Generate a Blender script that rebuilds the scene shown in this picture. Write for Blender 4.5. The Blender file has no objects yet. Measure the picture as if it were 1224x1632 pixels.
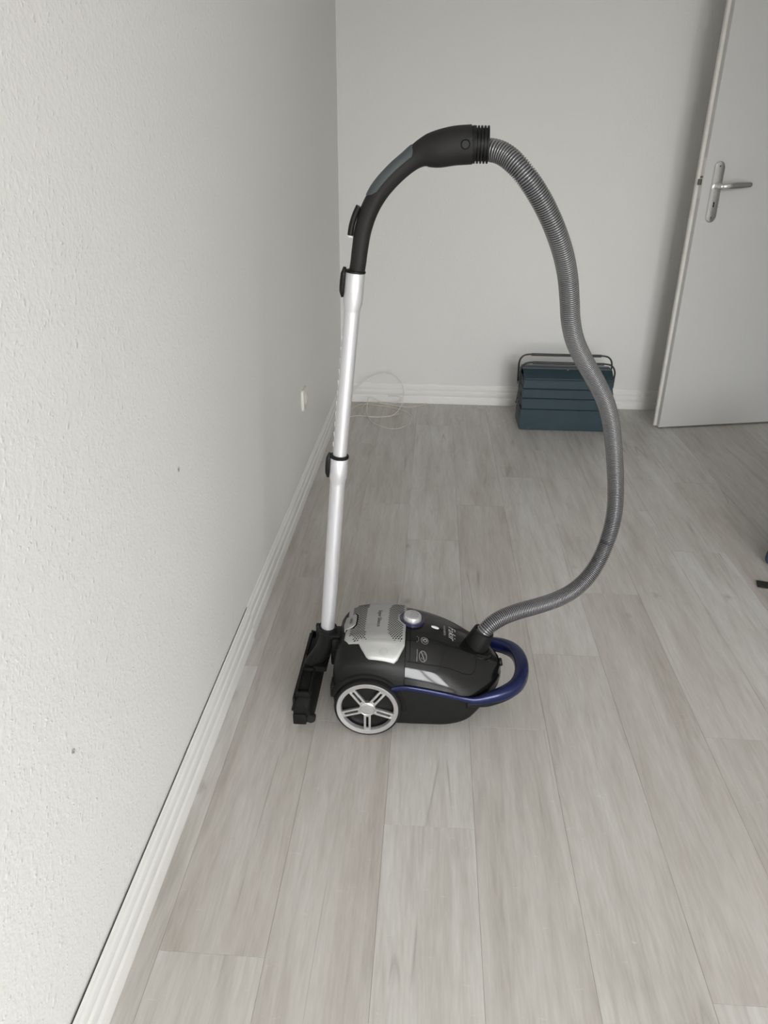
import bpy, bmesh, math, random
from mathutils import Vector, Matrix, Quaternion
from mathutils.bvhtree import BVHTree

random.seed(7)
SC = bpy.context.scene
COL = SC.collection

# ------------------------------------------------------------------ camera
F_PX = 1173.6
cam_d = bpy.data.cameras.new('camera')
cam = bpy.data.objects.new('camera', cam_d)
COL.objects.link(cam)
cam_d.sensor_fit = 'VERTICAL'
cam_d.sensor_height = 24.0
cam_d.lens = F_PX / 1632.0 * 24.0
cam_d.clip_start = 0.02
RIGHT = Vector((0.99784248, 0.06509797, 0.00852275))
DOWN = Vector((0.03597029, -0.43347588, -0.90044700))
FWD = Vector((-0.05492286, 0.89881083, -0.43488224))
m3 = Matrix((RIGHT, -DOWN, -FWD)).transposed()
cam.matrix_world = Matrix.Translation((0, 0, 1.2)) @ m3.to_4x4()
SC.camera = cam

# ------------------------------------------------------------------ exposure
SC.view_settings.view_transform = 'Standard'
SC.view_settings.look = 'None'
SC.view_settings.gamma = 1.0
SC.view_settings.use_curve_mapping = False
SC.view_settings.exposure = 0.0
SC.cycles.max_bounces = 8
SC.cycles.caustics_reflective = False
SC.cycles.caustics_refractive = False

# ------------------------------------------------------------------ room measures
XL, XR = -0.470, 2.00# left and right wall faces
YF, YB = -2.15, 3.852          # window wall behind the camera, far wall
ZC = 2.50
WX0, WX1, WZ0, WZ1 = 0.25, 1.93, 0.12, 2.36      # the window opening

# ------------------------------------------------------------------ overcast daylight outside the window
SKY = 19.4
world = bpy.data.worlds.new('overcast_sky')
SC.world = world
world.use_nodes = True
wn, wl = world.node_tree.nodes, world.node_tree.links
wn.clear()
w_out = wn.new('ShaderNodeOutputWorld')
w_bg = wn.new('ShaderNodeBackground')
w_tc = wn.new('ShaderNodeTexCoord')
w_sep = wn.new('ShaderNodeSeparateXYZ')
w_rmp = wn.new('ShaderNodeValToRGB')
w_rmp.color_ramp.elements[0].position = 0.47
w_rmp.color_ramp.elements[0].color = (0.30, 0.30, 0.28, 1)
w_rmp.color_ramp.elements[1].position = 0.53
w_rmp.color_ramp.elements[1].color = (0.988, 0.995, 1.0, 1)
w_map = wn.new('ShaderNodeMapRange')
w_map.inputs['From Min'].default_value = -1
wl.new(w_tc.outputs['Generated'], w_sep.inputs[0])
wl.new(w_sep.outputs['Z'], w_map.inputs['Value'])
wl.new(w_map.outputs[0], w_rmp.inputs[0])
wl.new(w_rmp.outputs[0], w_bg.inputs['Color'])
w_bg.inputs['Strength'].default_value = SKY
wl.new(w_bg.outputs[0], w_out.inputs[0])

pl = bpy.data.lights.new('window_daylight', 'AREA')      # sampling portal for the sky in the window opening
pl.shape = 'RECTANGLE'
pl.size, pl.size_y = WX1 - WX0, WZ1 - WZ0
pl.cycles.is_portal = True
po = bpy.data.objects.new('window_daylight', pl)
COL.objects.link(po)
po.location = ((WX0 + WX1) / 2, YF - 0.02, (WZ0 + WZ1) / 2)
po.rotation_euler = (math.pi / 2, 0, 0)       # shines towards +Y, into the room

# ------------------------------------------------------------------ materials
MATS = {}
class NT:
    def __init__(s, name):
        s.m = bpy.data.materials.new(name); s.m.use_nodes = True
        s.n, s.l = s.m.node_tree.nodes, s.m.node_tree.links
        s.b = s.n['Principled BSDF']
        MATS[name] = s.m
    def node(s, t, **kw):
        x = s.n.new(t)
        for k, v in kw.items(): setattr(x, k, v)
        return x
    def link(s, a, b): s.l.new(a, b)
    def set(s, **kw):
        for k, v in kw.items():
            i = s.b.inputs[k.replace('_', ' ')]
            if hasattr(i.default_value, '__len__') and not isinstance(v, str): v = tuple(v) + ((1,) if len(v) == 3 else ())
            i.default_value = v
    def math(s, op, a, b=None, c=None, clamp=False):
        x = s.node('ShaderNodeMath', operation=op, use_clamp=clamp)
        for i, v in enumerate((a, b, c)):
            if v is None: continue
            if isinstance(v, (int, float)): x.inputs[i].default_value = v
            else: s.link(v, x.inputs[i])
        return x.outputs[0]
    def coords(s, scale=(1, 1, 1), kind='Object', rand=False):
        tc = s.node('ShaderNodeTexCoord')
        v = tc.outputs[kind]
        if rand:
            oi = s.node('ShaderNodeObjectInfo')
            cx = s.node('ShaderNodeCombineXYZ')
            for i, k in enumerate((37.0, 91.0, 53.0)):
                s.link(s.math('MULTIPLY', oi.outputs['Random'], k), cx.inputs[i])
            ad = s.node('ShaderNodeVectorMath', operation='ADD')
            s.link(v, ad.inputs[0]); s.link(cx.outputs[0], ad.inputs[1]); v = ad.outputs[0]
        mp = s.node('ShaderNodeMapping')
        mp.inputs['Scale'].default_value = scale
        s.link(v, mp.inputs[0])
        return mp.outputs[0]
    def noise(s, vec, scale, detail=4, rough=0.55, dist=0.0):
        x = s.node('ShaderNodeTexNoise')
        x.inputs['Scale'].default_value = scale
        x.inputs['Detail'].default_value = detail
        x.inputs['Roughness'].default_value = rough
        x.inputs['Distortion'].default_value = dist
        s.link(vec, x.inputs['Vector'])
        return x.outputs['Fac']
    def ramp(s, fac, stops):
        x = s.node('ShaderNodeValToRGB')
        e = x.color_ramp.elements
        while len(e) < len(stops): e.new(0.5)
        for el, (p, c) in zip(e, stops):
            el.position = p
            el.color = tuple(c) + (1,) if len(c) == 3 else c
        s.link(fac, x.inputs[0])
        return x.outputs[0]
    def mix(s, fac, a, b, mode='MIX'):
        x = s.node('ShaderNodeMix', data_type='RGBA', blend_type=mode)
        if isinstance(fac, (int, float)): x.inputs[0].default_value = fac
        else: s.link(fac, x.inputs[0])
        for i, v in ((6, a), (7, b)):
            if isinstance(v, (tuple, list)): x.inputs[i].default_value = tuple(v) + (1,)
            else: s.link(v, x.inputs[i])
        return x.outputs[2]
    def bump(s, height, strength=0.2, dist=0.002):
        x = s.node('ShaderNodeBump')
        x.inputs['Strength'].default_value = strength
        x.inputs['Distance'].default_value = dist
        s.link(height, x.inputs['Height'])
        s.link(x.outputs[0], s.b.inputs['Normal'])

def plain(name, col, rough=0.5, metal=0.0, spec=0.5, coat=0.0, grain=0.0, gscale=300, var=1.0):
    t = NT(name)
    t.set(Base_Color=col, Roughness=rough, Metallic=metal, Specular_IOR_Level=spec, Coat_Weight=coat, Coat_Roughness=0.03)
    v = t.coords()
    n = t.noise(v, 18, 3)
    t.link(t.ramp(n, [(0.3, [c * (1 - .07 * var) for c in col]), (0.7, [min(1, c * (1 + .05 * var)) for c in col])]), t.b.inputs['Base Color'])
    if grain: t.bump(t.noise(v, gscale, 2), grain, 0.0006)
    return t.m

# woodchip wallpaper, painted white
def woodchip(name, col, strength, scuffs=()):
    t = NT(name)
    t.set(Roughness=0.50, Specular_IOR_Level=0.4)
    v = t.coords()
    big = t.noise(v, 1.3, 3)
    c = t.ramp(big, [(0.3, [k * 0.985 for k in col]), (0.7, col)])
    wob = t.noise(v, 90, 1, 0.6)
    vm = t.node('ShaderNodeVectorMath', operation='ADD')
    cb = t.node('ShaderNodeCombineXYZ')
    for i in range(3): t.link(t.math('MULTIPLY', wob, 0.012), cb.inputs[i])
    t.link(v, vm.inputs[0]); t.link(cb.outputs[0], vm.inputs[1])
    h = t.math('MULTIPLY', t.noise(v, 120, 2, 0.6), 0.9)
    for sc, thr, amp in ((120, 0.50, 0.7), (70, 0.74, 0.85)):
        vo = t.node('ShaderNodeTexVoronoi', feature='F1')
        vo.inputs['Scale'].default_value = sc
        t.link(vm.outputs[0], vo.inputs['Vector'])
        chip = t.ramp(vo.outputs['Distance'], [(0.05, (1, 1, 1)), (0.42, (0, 0, 0))])
        sp = t.node('ShaderNodeSeparateColor')
        t.link(vo.outputs['Color'], sp.inputs[0])
        sel = t.math('GREATER_THAN', sp.outputs[0], thr)
        h = t.math('ADD', h, t.math('MULTIPLY', t.math('MULTIPLY', chip, sel), amp))
    t.bump(h, strength, 0.0020)
    # a few scuffs and pencil specks
    tc = t.node('ShaderNodeTexCoord')
    rag = t.math('SUBTRACT', t.noise(v, 400, 1), 0.5)
    for (px, py, pz, r, dk) in scuffs:
        sb = t.node('ShaderNodeVectorMath', operation='SUBTRACT')
        t.link(tc.outputs['Object'], sb.inputs[0]); sb.inputs[1].default_value = (px, py, pz)
        ln = t.node('ShaderNodeVectorMath', operation='LENGTH')
        t.link(sb.outputs[0], ln.inputs[0])
        k = t.math('SUBTRACT', 1.0, t.math('DIVIDE', t.math('ADD', ln.outputs['Value'], t.math('MULTIPLY', rag, r * 2.2)), r), clamp=True)
        c = t.mix(t.math('MULTIPLY', k, dk, clamp=True), c, (0.20, 0.19, 0.18))
    t.link(c, t.b.inputs['Base Color'])
    return t.m

WALLC = (0.80, 0.795, 0.78)
woodchip('wallpaper_left', WALLC, 0.55, ((XL, 1.085, 1.63, 0.006, 1.6), (XL, 1.20, 1.60, 0.005, 2.0), (XL, 1.06, 1.63, 0.008, 0.5),
                                         (XL, 1.27, 0.66, 0.006, 1.4), (XL, 0.74, 0.46, 0.006, 1.2)))
woodchip('wallpaper', (0.78, 0.775, 0.76), 0.25, ((0.40, YB, 1.12, 0.004, 2.0),))
plain('ceiling_paint', (0.82, 0.82, 0.80), 0.8, var=0.1)
plain('board_paint', (0.80, 0.795, 0.775), 0.42, var=0.15)
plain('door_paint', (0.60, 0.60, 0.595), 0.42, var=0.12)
plain('door_edge', (0.74, 0.72, 0.68), 0.5, grain=0.1, gscale=120)
plain('gap_shade', (0.05, 0.045, 0.04), 0.9)  # dark colour standing for the shade inside the baseboard gap
plain('socket_plastic', (0.76, 0.74, 0.68), 0.35)
plain('cable_plastic', (0.78, 0.74, 0.66), 0.45)
plain('upvc', (0.85, 0.85, 0.85), 0.3)
plain('black_satin', (0.010, 0.010, 0.010), 0.40, spec=0.20, grain=0.12, gscale=900)
plain('grip_black', (0.016, 0.0155, 0.015), 0.52, spec=0.22, grain=0.15, gscale=700)
plain('black_matte', (0.011, 0.011, 0.011), 0.55, spec=0.18, grain=0.15, gscale=700)
plain('black_nozzle', (0.009, 0.009, 0.0088), 0.5, spec=0.18, grain=0.1, gscale=600)
plain('black_deep', (0.004, 0.004, 0.004), 0.8, spec=0.1)
plain('rubber', (0.012, 0.012, 0.012), 0.7, spec=0.25)
plain('grip_pad_grey', (0.060, 0.072, 0.078), 0.55)
plain('silver_paint', (0.40, 0.40, 0.395), 0.40, metal=0.35)
plain('silver_bright', (0.56, 0.56, 0.565), 0.30, metal=0.7)
plain('knob_silver', (0.58, 0.58, 0.60), 0.28, metal=0.5)
plain('knob_dish', (0.020, 0.020, 0.060), 0.25, coat=0.5)
plain('blue_metallic', (0.010, 0.016, 0.075), 0.26, metal=0.4, spec=0.5, coat=0.15)
plain('white_print', (0.62, 0.62, 0.62), 0.5)
plain('grey_print', (0.20, 0.20, 0.20), 0.5)
plain('dark_print', (0.05, 0.05, 0.05), 0.5)
plain('indicator', (0.85, 0.85, 0.85), 0.2)
plain('lever_metal', (0.74, 0.74, 0.735), 0.27, metal=0.85)
plain('latch_metal', (0.16, 0.15, 0.14), 0.4, metal=0.8)
plain('handle_black', (0.025, 0.028, 0.028), 0.45)
plain('bag_blue', (0.030, 0.060, 0.105), 0.7, grain=0.3, gscale=500)
plain('webbing', (0.012, 0.012, 0.012), 0.8, grain=0.3, gscale=700)
plain('hall_paint', (0.62, 0.60, 0.57), 0.8)
plain('subfloor', (0.20, 0.19, 0.18), 0.9)

t = NT('lid_gloss')
t.set(Base_Color=(0.007, 0.007, 0.0072), Roughness=0.12, Specular_IOR_Level=0.36, Coat_Weight=0.12, Coat_Roughness=0.03)

t = NT('alu_tube')
t.set(Base_Color=(0.52, 0.52, 0.54), Metallic=0.65, Roughness=0.42)
v = t.coords((40, 40, 2))
t.link(t.ramp(t.noise(v, 8, 3), [(0.3, (0.66, 0.66, 0.69)), (0.7, (0.71, 0.71, 0.74))]), t.b.inputs['Base Color'])

t = NT('hose_silver')
t.set(Base_Color=(0.27, 0.27, 0.28), Metallic=0.75, Roughness=0.25)

t = NT('toolbox_enamel')
t.set(Roughness=0.42, Specular_IOR_Level=0.35)
v = t.coords()
chipn = t.noise(v, 38, 5, 0.65)
base = t.ramp(t.noise(v, 9, 3), [(0.3, (0.016, 0.037, 0.050)), (0.7, (0.021, 0.046, 0.060))])
t.link(t.mix(t.ramp(chipn, [(0.70, (0, 0, 0)), (0.73, (1, 1, 1))]), base, (0.25, 0.27, 0.28)), t.b.inputs['Base Color'])
t.bump(t.noise(v, 160, 2), 0.08, 0.0008)

t = NT('window_glass')
t.n.remove(t.b)
tr = t.node('ShaderNodeBsdfTransparent'); gl = t.node('ShaderNodeBsdfGlossy'); mx = t.node('ShaderNodeMixShader')
gl.inputs['Roughness'].default_value = 0.02
mx.inputs[0].default_value = 0.06
t.link(tr.outputs[0], mx.inputs[1]); t.link(gl.outputs[0], mx.inputs[2])
t.link(mx.outputs[0], t.n['Material Output'].inputs['Surface'])

# greige vinyl planks with soft oak grain; every plank its own shade and figure
t = NT('vinyl_plank')
t.set(Specular_IOR_Level=0.45)
oi = t.node('ShaderNodeObjectInfo')
v = t.coords((1, 1, 1), rand=True)
vg = t.coords((1.0, 0.085, 1.0), rand=True)
vb = t.coords((1.0, 0.24, 1.0), rand=True)
cloud = t.noise(vb, 9, 3, 0.5, 0.3)
streak = t.noise(vg, 46, 3, 0.62, 0.4)
fine = t.noise(vg, 210, 2, 0.6)
c = t.ramp(cloud, [(0.28, (0.395, 0.372, 0.345)), (0.45, (0.462, 0.446, 0.424)), (0.55, (0.500, 0.490, 0.473)), (0.74, (0.565, 0.560, 0.548))])
band = t.noise(t.coords((1.0, 0.13, 1.0), rand=True), 12, 3, 0.55, 0.7)
c = t.mix(0.55, c, t.ramp(band, [(0.33, (0.310, 0.283, 0.252)), (0.45, (0.440, 0.421, 0.396)), (0.57, (0.510, 0.502, 0.488)), (0.68, (0.610, 0.610, 0.602))]))
c = t.mix(0.36, c, t.ramp(streak, [(0.32, (0.30, 0.276, 0.248)), (0.5, (0.48, 0.465, 0.445)), (0.7, (0.59, 0.582, 0.568))]))
c = t.mix(0.22, c, t.ramp(fine, [(0.3, (0.34, 0.32, 0.295)), (0.7, (0.58, 0.570, 0.555))]))
# sparse dark drying cracks along the grain
ridge = t.math('ABSOLUTE', t.math('SUBTRACT', t.noise(t.coords((1, 0.045, 1), rand=True), 8.5, 2, 0.45, 0.15), 0.5))
gate = t.ramp(t.noise(t.coords((1, 0.6, 1), rand=True), 4.2, 2), [(0.50, (0, 0, 0)), (0.58, (1, 1, 1))])
crack = t.math('MULTIPLY', t.ramp(ridge, [(0.0, (1, 1, 1)), (0.006, (0, 0, 0))]), gate)
c = t.mix(t.math('MULTIPLY', crack, 0.55), c, (0.20, 0.185, 0.165))
# small knots
vk = t.node('ShaderNodeTexVoronoi', feature='F1')
vk.inputs['Scale'].default_value = 5.2
t.link(t.coords((1, 0.62, 1), rand=True), vk.inputs['Vector'])
kn = t.ramp(t.math('ADD', vk.outputs['Distance'], t.math('MULTIPLY', t.math('SUBTRACT', t.noise(v, 120, 3), 0.5), 0.10)), [(0.015, (1, 1, 1)), (0.075, (0, 0, 0))])
c = t.mix(t.math('MULTIPLY', kn, 0.62), c, (0.25, 0.23, 0.205))
# chalky cross flecks
fl = t.ramp(t.noise(t.coords((0.30, 1, 1), rand=True), 95, 2, 0.7), [(0.68, (0, 0, 0)), (0.78, (1, 1, 1))])
c = t.mix(t.math('MULTIPLY', fl, 0.30), c, (0.66, 0.65, 0.63))
shade = t.ramp(oi.outputs['Random'], [(0.0, (1.03, 0.998, 0.970)), (0.5, (1.11, 1.095, 1.075)), (1.0, (1.18, 1.178, 1.170))])
c = t.mix(1.0, c, shade, 'MULTIPLY')
t.link(c, t.b.inputs['Base Color'])
t.link(t.ramp(streak, [(0.3, (0.44,) * 3), (0.7, (0.36,) * 3)]), t.b.inputs['Roughness'])
t.bump(fine, 0.10, 0.0008)

def M(n): return MATS[n]

# ------------------------------------------------------------------ mesh helpers
def mesh_obj(name, verts, faces, mat, parent=None, smooth=False, angle=None):
    me = bpy.data.meshes.new(name)
    me.from_pydata([tuple(p) for p in verts], [], faces)
    me.validate(); me.update()
    return link_mesh(name, me, mat, parent, smooth, angle)

def link_mesh(name, me, mat, parent=None, smooth=False, angle=None):
    bm = bmesh.new(); bm.from_mesh(me)
    bmesh.ops.recalc_face_normals(bm, faces=bm.faces)
    if smooth or angle:
        for f in bm.faces: f.smooth = True
    if angle:
        for e in bm.edges:
            if len(e.link_faces) == 2 and e.calc_face_angle(0) > math.radians(angle): e.smooth = False
    bm.to_mesh(me); bm.free()
    if me.materials: me.materials.clear()
    me.materials.append(M(mat))
    o = bpy.data.objects.new(name, me)
    COL.objects.link(o)
    if parent: o.parent = parent
    return o

def bm_obj(name, bm, mat, parent=None, smooth=False, angle=None):
    me = bpy.data.meshes.new(name); bm.to_mesh(me); bm.free()
    return link_mesh(name, me, mat, parent, smooth, angle)

def empty(name, loc=(0, 0, 0), rz=0.0, parent=None):
    o = bpy.data.objects.new(name, None)
    COL.objects.link(o); o.location = loc; o.rotation_euler = (0, 0, rz)
    o.empty_display_size = 0.05
    if parent: o.parent = parent
    return o

def tag(o, label=None, cat=None, kind=None, group=None):
    if label: o['label'] = label
    if cat: o['category'] = cat
    if kind: o['kind'] = kind
    if group: o['group'] = group
    return o

def add_box(bm, x0, x1, y0, y1, z0, z1, bev=0.0, seg=2, mat=None):
    r = bmesh.ops.create_cube(bm, size=1)
    vs = r['verts']
    for p in vs:
        p.co = Vector((x0 + (p.co.x + .5) * (x1 - x0), y0 + (p.co.y + .5) * (y1 - y0), z0 + (p.co.z + .5) * (z1 - z0)))
    if bev:
        es = list({e for p in vs for e in p.link_edges})
        g = bmesh.ops.bevel(bm, geom=es, offset=bev, segments=seg, affect='EDGES', profile=0.6)
        vs = list({q for f in g['faces'] for q in f.verts} | {q for q in vs if q.is_valid})
    if mat is not None:
        for p in vs: p.co = mat @ p.co
    return vs

def box(name, b, mat, parent=None, bev=0.0, seg=2, mtx=None):
    bm = bmesh.new(); add_box(bm, *b, bev=bev, seg=seg, mat=mtx)
    return bm_obj(name, bm, mat, parent, angle=40 if bev else None)

def catmull(pts, n):
    """n samples per span through pts (any dimension)"""
    P = [tuple(p) for p in pts]
    out = []
    for i in range(len(P) - 1):
        p0 = P[i - 1] if i else tuple(2 * a - b for a, b in zip(P[0], P[1]))
        p1, p2 = P[i], P[i + 1]
        p3 = P[i + 2] if i + 2 < len(P) else tuple(2 * a - b for a, b in zip(P[-1], P[-2]))
        for k in range(n):
            t = k / n
            out.append(tuple(0.5 * (2 * b + (c - a) * t + (2 * a - 5 * b + 4 * c - d) * t * t + (3 * b - a - 3 * c + d) * t ** 3)
                             for a, b, c, d in zip(p0, p1, p2, p3)))
    out.append(P[-1])
    return out

def resample(path, step):
    L = [0]
    for a, b in zip(path, path[1:]): L.append(L[-1] + (Vector(b[:3]) - Vector(a[:3])).length)
    n = max(2, int(round(L[-1] / step)))
    out, j = [], 0
    for k in range(n + 1):
        d = L[-1] * k / n
        while j < len(L) - 2 and L[j + 1] < d: j += 1
        f = (d - L[j]) / max(1e-9, L[j + 1] - L[j])
        out.append(tuple(a + (b - a) * f for a, b in zip(path[j], path[j + 1])))
    return out, L[-1]

def frames(path, up=Vector((0, 1, 0))):
    P = [Vector(p[:3]) for p in path]
    fr = []
    nrm = None
    for i in range(len(P)):
        tdir = (P[min(i + 1, len(P) - 1)] - P[max(i - 1, 0)]).normalized()
        if nrm is None:
            nrm = (up - tdir * up.dot(tdir)).normalized()
        else:
            nrm = (nrm - tdir * nrm.dot(tdir)).normalized()
        fr.append((P[i], nrm, tdir.cross(nrm), tdir))
    return fr

def sweep_data(path, rad, seg=16, up=Vector((0, 1, 0)), cap=True, shape=None):
    """rad(i) -> (ra, rb) half sizes along normal and binormal; shape = power of the superellipse"""
    fr = frames(path, up)
    vs, fs = [], []
    for i, (p, n, b, tt) in enumerate(fr):
        ra, rb = rad(i)
        for k in range(seg):
            a = 2 * math.pi * k / seg
            ca, sa = math.cos(a), math.sin(a)
            if shape:
                ca = math.copysign(abs(ca) ** (2 / shape), ca); sa = math.copysign(abs(sa) ** (2 / shape), sa)
            vs.append(p + n * (ca * ra) + b * (sa * rb))
    m = len(fr)
    for i in range(m - 1):
        for k in range(seg):
            k2 = (k + 1) % seg
            fs.append((i * seg + k, i * seg + k2, (i + 1) * seg + k2, (i + 1) * seg + k))
    if cap:
        fs.append(tuple(range(seg))[::-1])
        fs.append(tuple((m - 1) * seg + k for k in range(seg)))
    return vs, fs

def sweep(name, path, rad, mat, parent=None, seg=16, up=Vector((0, 1, 0)), shape=None, angle=50):
    if isinstance(rad, (int, float)):
        r0 = rad; rad = lambda i: (r0, r0)
    vs, fs = sweep_data(path, rad, seg, up, True, shape)
    return mesh_obj(name, vs, fs, mat, parent, angle=angle)

def lathe_data(prof, seg=48, axis_mtx=Matrix.Identity(4), closed=False):
    """prof: list of (r, h) turned about local z"""
    vs, fs = [], []
    n = len(prof)
    for k in range(seg):
        a = 2 * math.pi * k / seg
        for r, h in prof: vs.append(axis_mtx @ Vector((r * math.cos(a), r * math.sin(a), h)))
    for k in range(seg):
        k2 = (k + 1) % seg
        for i in range(n - 1 + (1 if closed else 0)):
            j = (i + 1) % n
            fs.append((k * n + i, k * n + j, k2 * n + j, k2 * n + i))
    if not closed:
        for i in (0, n - 1):
            if prof[i][0] > 1e-6: fs.append(tuple(k * n + i for k in range(seg)))
    return vs, fs

def lathe(name, prof, mat, parent=None, seg=48, mtx=Matrix.Identity(4), closed=False, angle=35):
    vs, fs = lathe_data(prof, seg, mtx, closed)
    bm = bmesh.new()
    bv = [bm.verts.new(p) for p in vs]
    for f in fs:
        try: bm.faces.new([bv[i] for i in f])
        except ValueError: pass
    bmesh.ops.remove_doubles(bm, verts=bm.verts, dist=1e-6)
    return bm_obj(name, bm, mat, parent, angle=angle)

def prism(name, pts, z0, z1, mat, parent=None, mtx=None, bev=0.0, angle=35):
    """outline pts (x, y) extruded from z0 to z1, optional bevel of the top rim"""
    bm = bmesh.new()
    lo = [bm.verts.new((x, y, z0)) for x, y in pts]
    hi = [bm.verts.new((x, y, z1)) for x, y in pts]
    n = len(pts)
    top = bm.faces.new(hi); bm.faces.new(lo[::-1])
    for i in range(n): bm.faces.new((lo[i], lo[(i + 1) % n], hi[(i + 1) % n], hi[i]))
    if bev: bmesh.ops.bevel(bm, geom=list(top.edges), offset=bev, segments=3, affect='EDGES', profile=0.5)
    if mtx is not None:
        for p in bm.verts: p.co = mtx @ p.co
    return bm_obj(name, bm, mat, parent, angle=angle)

def rounded_rect(w, h, r, n=6):
    out = []
    for cx, cy, a0 in ((w / 2 - r, h / 2 - r, 0), (-w / 2 + r, h / 2 - r, 90), (-w / 2 + r, -h / 2 + r, 180), (w / 2 - r, -h / 2 + r, 270)):
        for k in range(n + 1):
            a = math.radians(a0 + 90 * k / n)
            out.append((cx + r * math.cos(a), cy + r * math.sin(a)))
    return out

def interp(x, xs, ys):
    if x <= xs[0]: return ys[0]
    for i in range(len(xs) - 1):
        if x <= xs[i + 1]:
            f = (x - xs[i]) / (xs[i + 1] - xs[i]); return ys[i] + (ys[i + 1] - ys[i]) * f
    return ys[-1]

def text_mesh(body, size, shear=0.0, bold=0.0, extrude=0.0003, align='CENTER', spacing=1.0):
    cu = bpy.data.curves.new('txt', 'FONT')
    cu.body = body; cu.size = size; cu.shear = shear; cu.offset = bold
    cu.align_x = align; cu.align_y = 'CENTER'; cu.resolution_u = 2; cu.extrude = extrude; cu.space_character = spacing
    o = bpy.data.objects.new('txt', cu); COL.objects.link(o)
    dg = bpy.context.evaluated_depsgraph_get(); dg.update()
    me = bpy.data.meshes.new_from_object(o.evaluated_get(dg))
    bpy.data.objects.remove(o); bpy.data.curves.remove(cu)
    return me

# ================================================================== THE ROOM
# floor: a base slab with every plank laid on it
floor = box('floor', (XL - 0.15, XR + 1.6, YF - 0.2, YB + 0.15, -0.08, -0.0045), 'subfloor')
tag(floor, kind='structure')
PW, PL_, X0 = 0.18, 1.22, -0.418
plank_cache = {}
def plank_mesh(w, l):
    key = (round(w, 4), round(l, 4))
    if key not in plank_cache:
        c, g, zt, zb = 0.0004, 0.0002, 0.0, -0.0045
        a, b = w / 2 - g, l / 2 - g
        vs = [(-a, -b, zb), (a, -b, zb), (a, b, zb), (-a, b, zb),
              (-a, -b, zt - c * .6), (a, -b, zt - c * .6), (a, b, zt - c * .6), (-a, b, zt - c * .6),
              (-a + c, -b + c, zt), (a - c, -b + c, zt), (a - c, b - c, zt), (-a + c, b - c, zt)]
        fs = [(3, 2, 1, 0), (8, 9, 10, 11)]
        for o4 in (0, 4):
            for i in range(4):
                j = (i + 1) % 4
                fs.append((o4 + i, o4 + j, o4 + 4 + j, o4 + 4 + i))
        me = bpy.data.meshes.new('plank'); me.from_pydata(vs, [], fs); me.update()
        me.materials.append(M('vinyl_plank'))
        plank_cache[key] = me
    return plank_cache[key]
row_joint = {-1: 0.31, 0: 0.766, 1: 1.338, 2: 1.052, 3: 1.345, 4: 1.640, 5: 0.743, 6: 1.349, 7: 1.037, 8: 0.42, 9: 0.777,
             10: 1.21, 11: 0.64, 12: 1.02, 13: 0.30}
fx0, fx1 = XL, XR
for r in range(-1, 14):
    a, b = max(X0 + r * PW, fx0), min(X0 + (r + 1) * PW, fx1)
    if b - a < 0.005: continue
    y = row_joint[r]
    while y > YF: y -= PL_
    while y < YB:
        y0, y1 = max(y, YF), min(y + PL_, YB)
        if y1 - y0 > 0.004:
            o = bpy.data.objects.new('plank', plank_mesh(b - a, y1 - y0))
            COL.objects.link(o); o.parent = floor
            o.location = ((a + b) / 2, (y0 + y1) / 2, 0)
        y += PL_

T = 0.12
tag(box('wall_left', (XL - T, XL, YF - 0.2, YB + T, -0.08, ZC), 'wallpaper_left'), kind='structure')
tag(box('wall_back', (XL - T, XR + 1.5, YB, YB + T, -0.08, ZC), 'wallpaper'), kind='structure')
tag(box('ceiling', (XL - T, XR + 1.5, YF - 0.2, YB + T, ZC, ZC + 0.1), 'ceiling_paint'), kind='structure')
# the window wall behind the camera, with its opening
bm = bmesh.new()
for b in ((XL - T, WX0, YF - 0.2, YF, -0.08, ZC), (WX1, XR + T, YF - 0.2, YF, -0.08, ZC), (WX0, WX1, YF - 0.2, YF, -0.08, WZ0), (WX0, WX1, YF - 0.2, YF, WZ1, ZC)):
    add_box(bm, *b)
tag(bm_obj('wall_front', bm, 'wallpaper'), kind='structure')
# right wall with the doorway
DY0, DY1, DZ = 2.895, 3.765, 2.02
bm = bmesh.new()
for b in ((XR, XR + T, YF, DY0, -0.08, ZC), (XR, XR + T, DY1, YB, -0.08, ZC), (XR, XR + T, DY0, DY1, DZ, ZC)): add_box(bm, *b)
tag(bm_obj('wall_right', bm, 'wallpaper'), kind='structure')
# a closed stretch of hallway beyond the doorway
bm = bmesh.new()
add_box(bm, XR + 1.3, XR + 1.4, 2.2, YB, -0.08, ZC); add_box(bm, XR + T, XR + 1.4, 2.1, 2.2, -0.08, ZC)
tag(bm_obj('wall_hallway', bm, 'hall_paint'), kind='structure')
# door lining and architrave
bm = bmesh.new()
for b in ((XR - 0.012, XR + T + 0.012, DY0 - 0.055, DY0 + 0.02, 0, DZ + 0.055), (XR - 0.012, XR + T + 0.012, DY1 - 0.012, DY1 + 0.04, 0, DZ + 0.055),
          (XR - 0.012, XR + T + 0.012, DY0 + 0.02, DY1 - 0.012, DZ - 0.02, DZ + 0.055)): add_box(bm, *b, bev=0.004)
tag(bm_obj('trim_1', bm, 'board_paint'), kind='structure')

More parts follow.
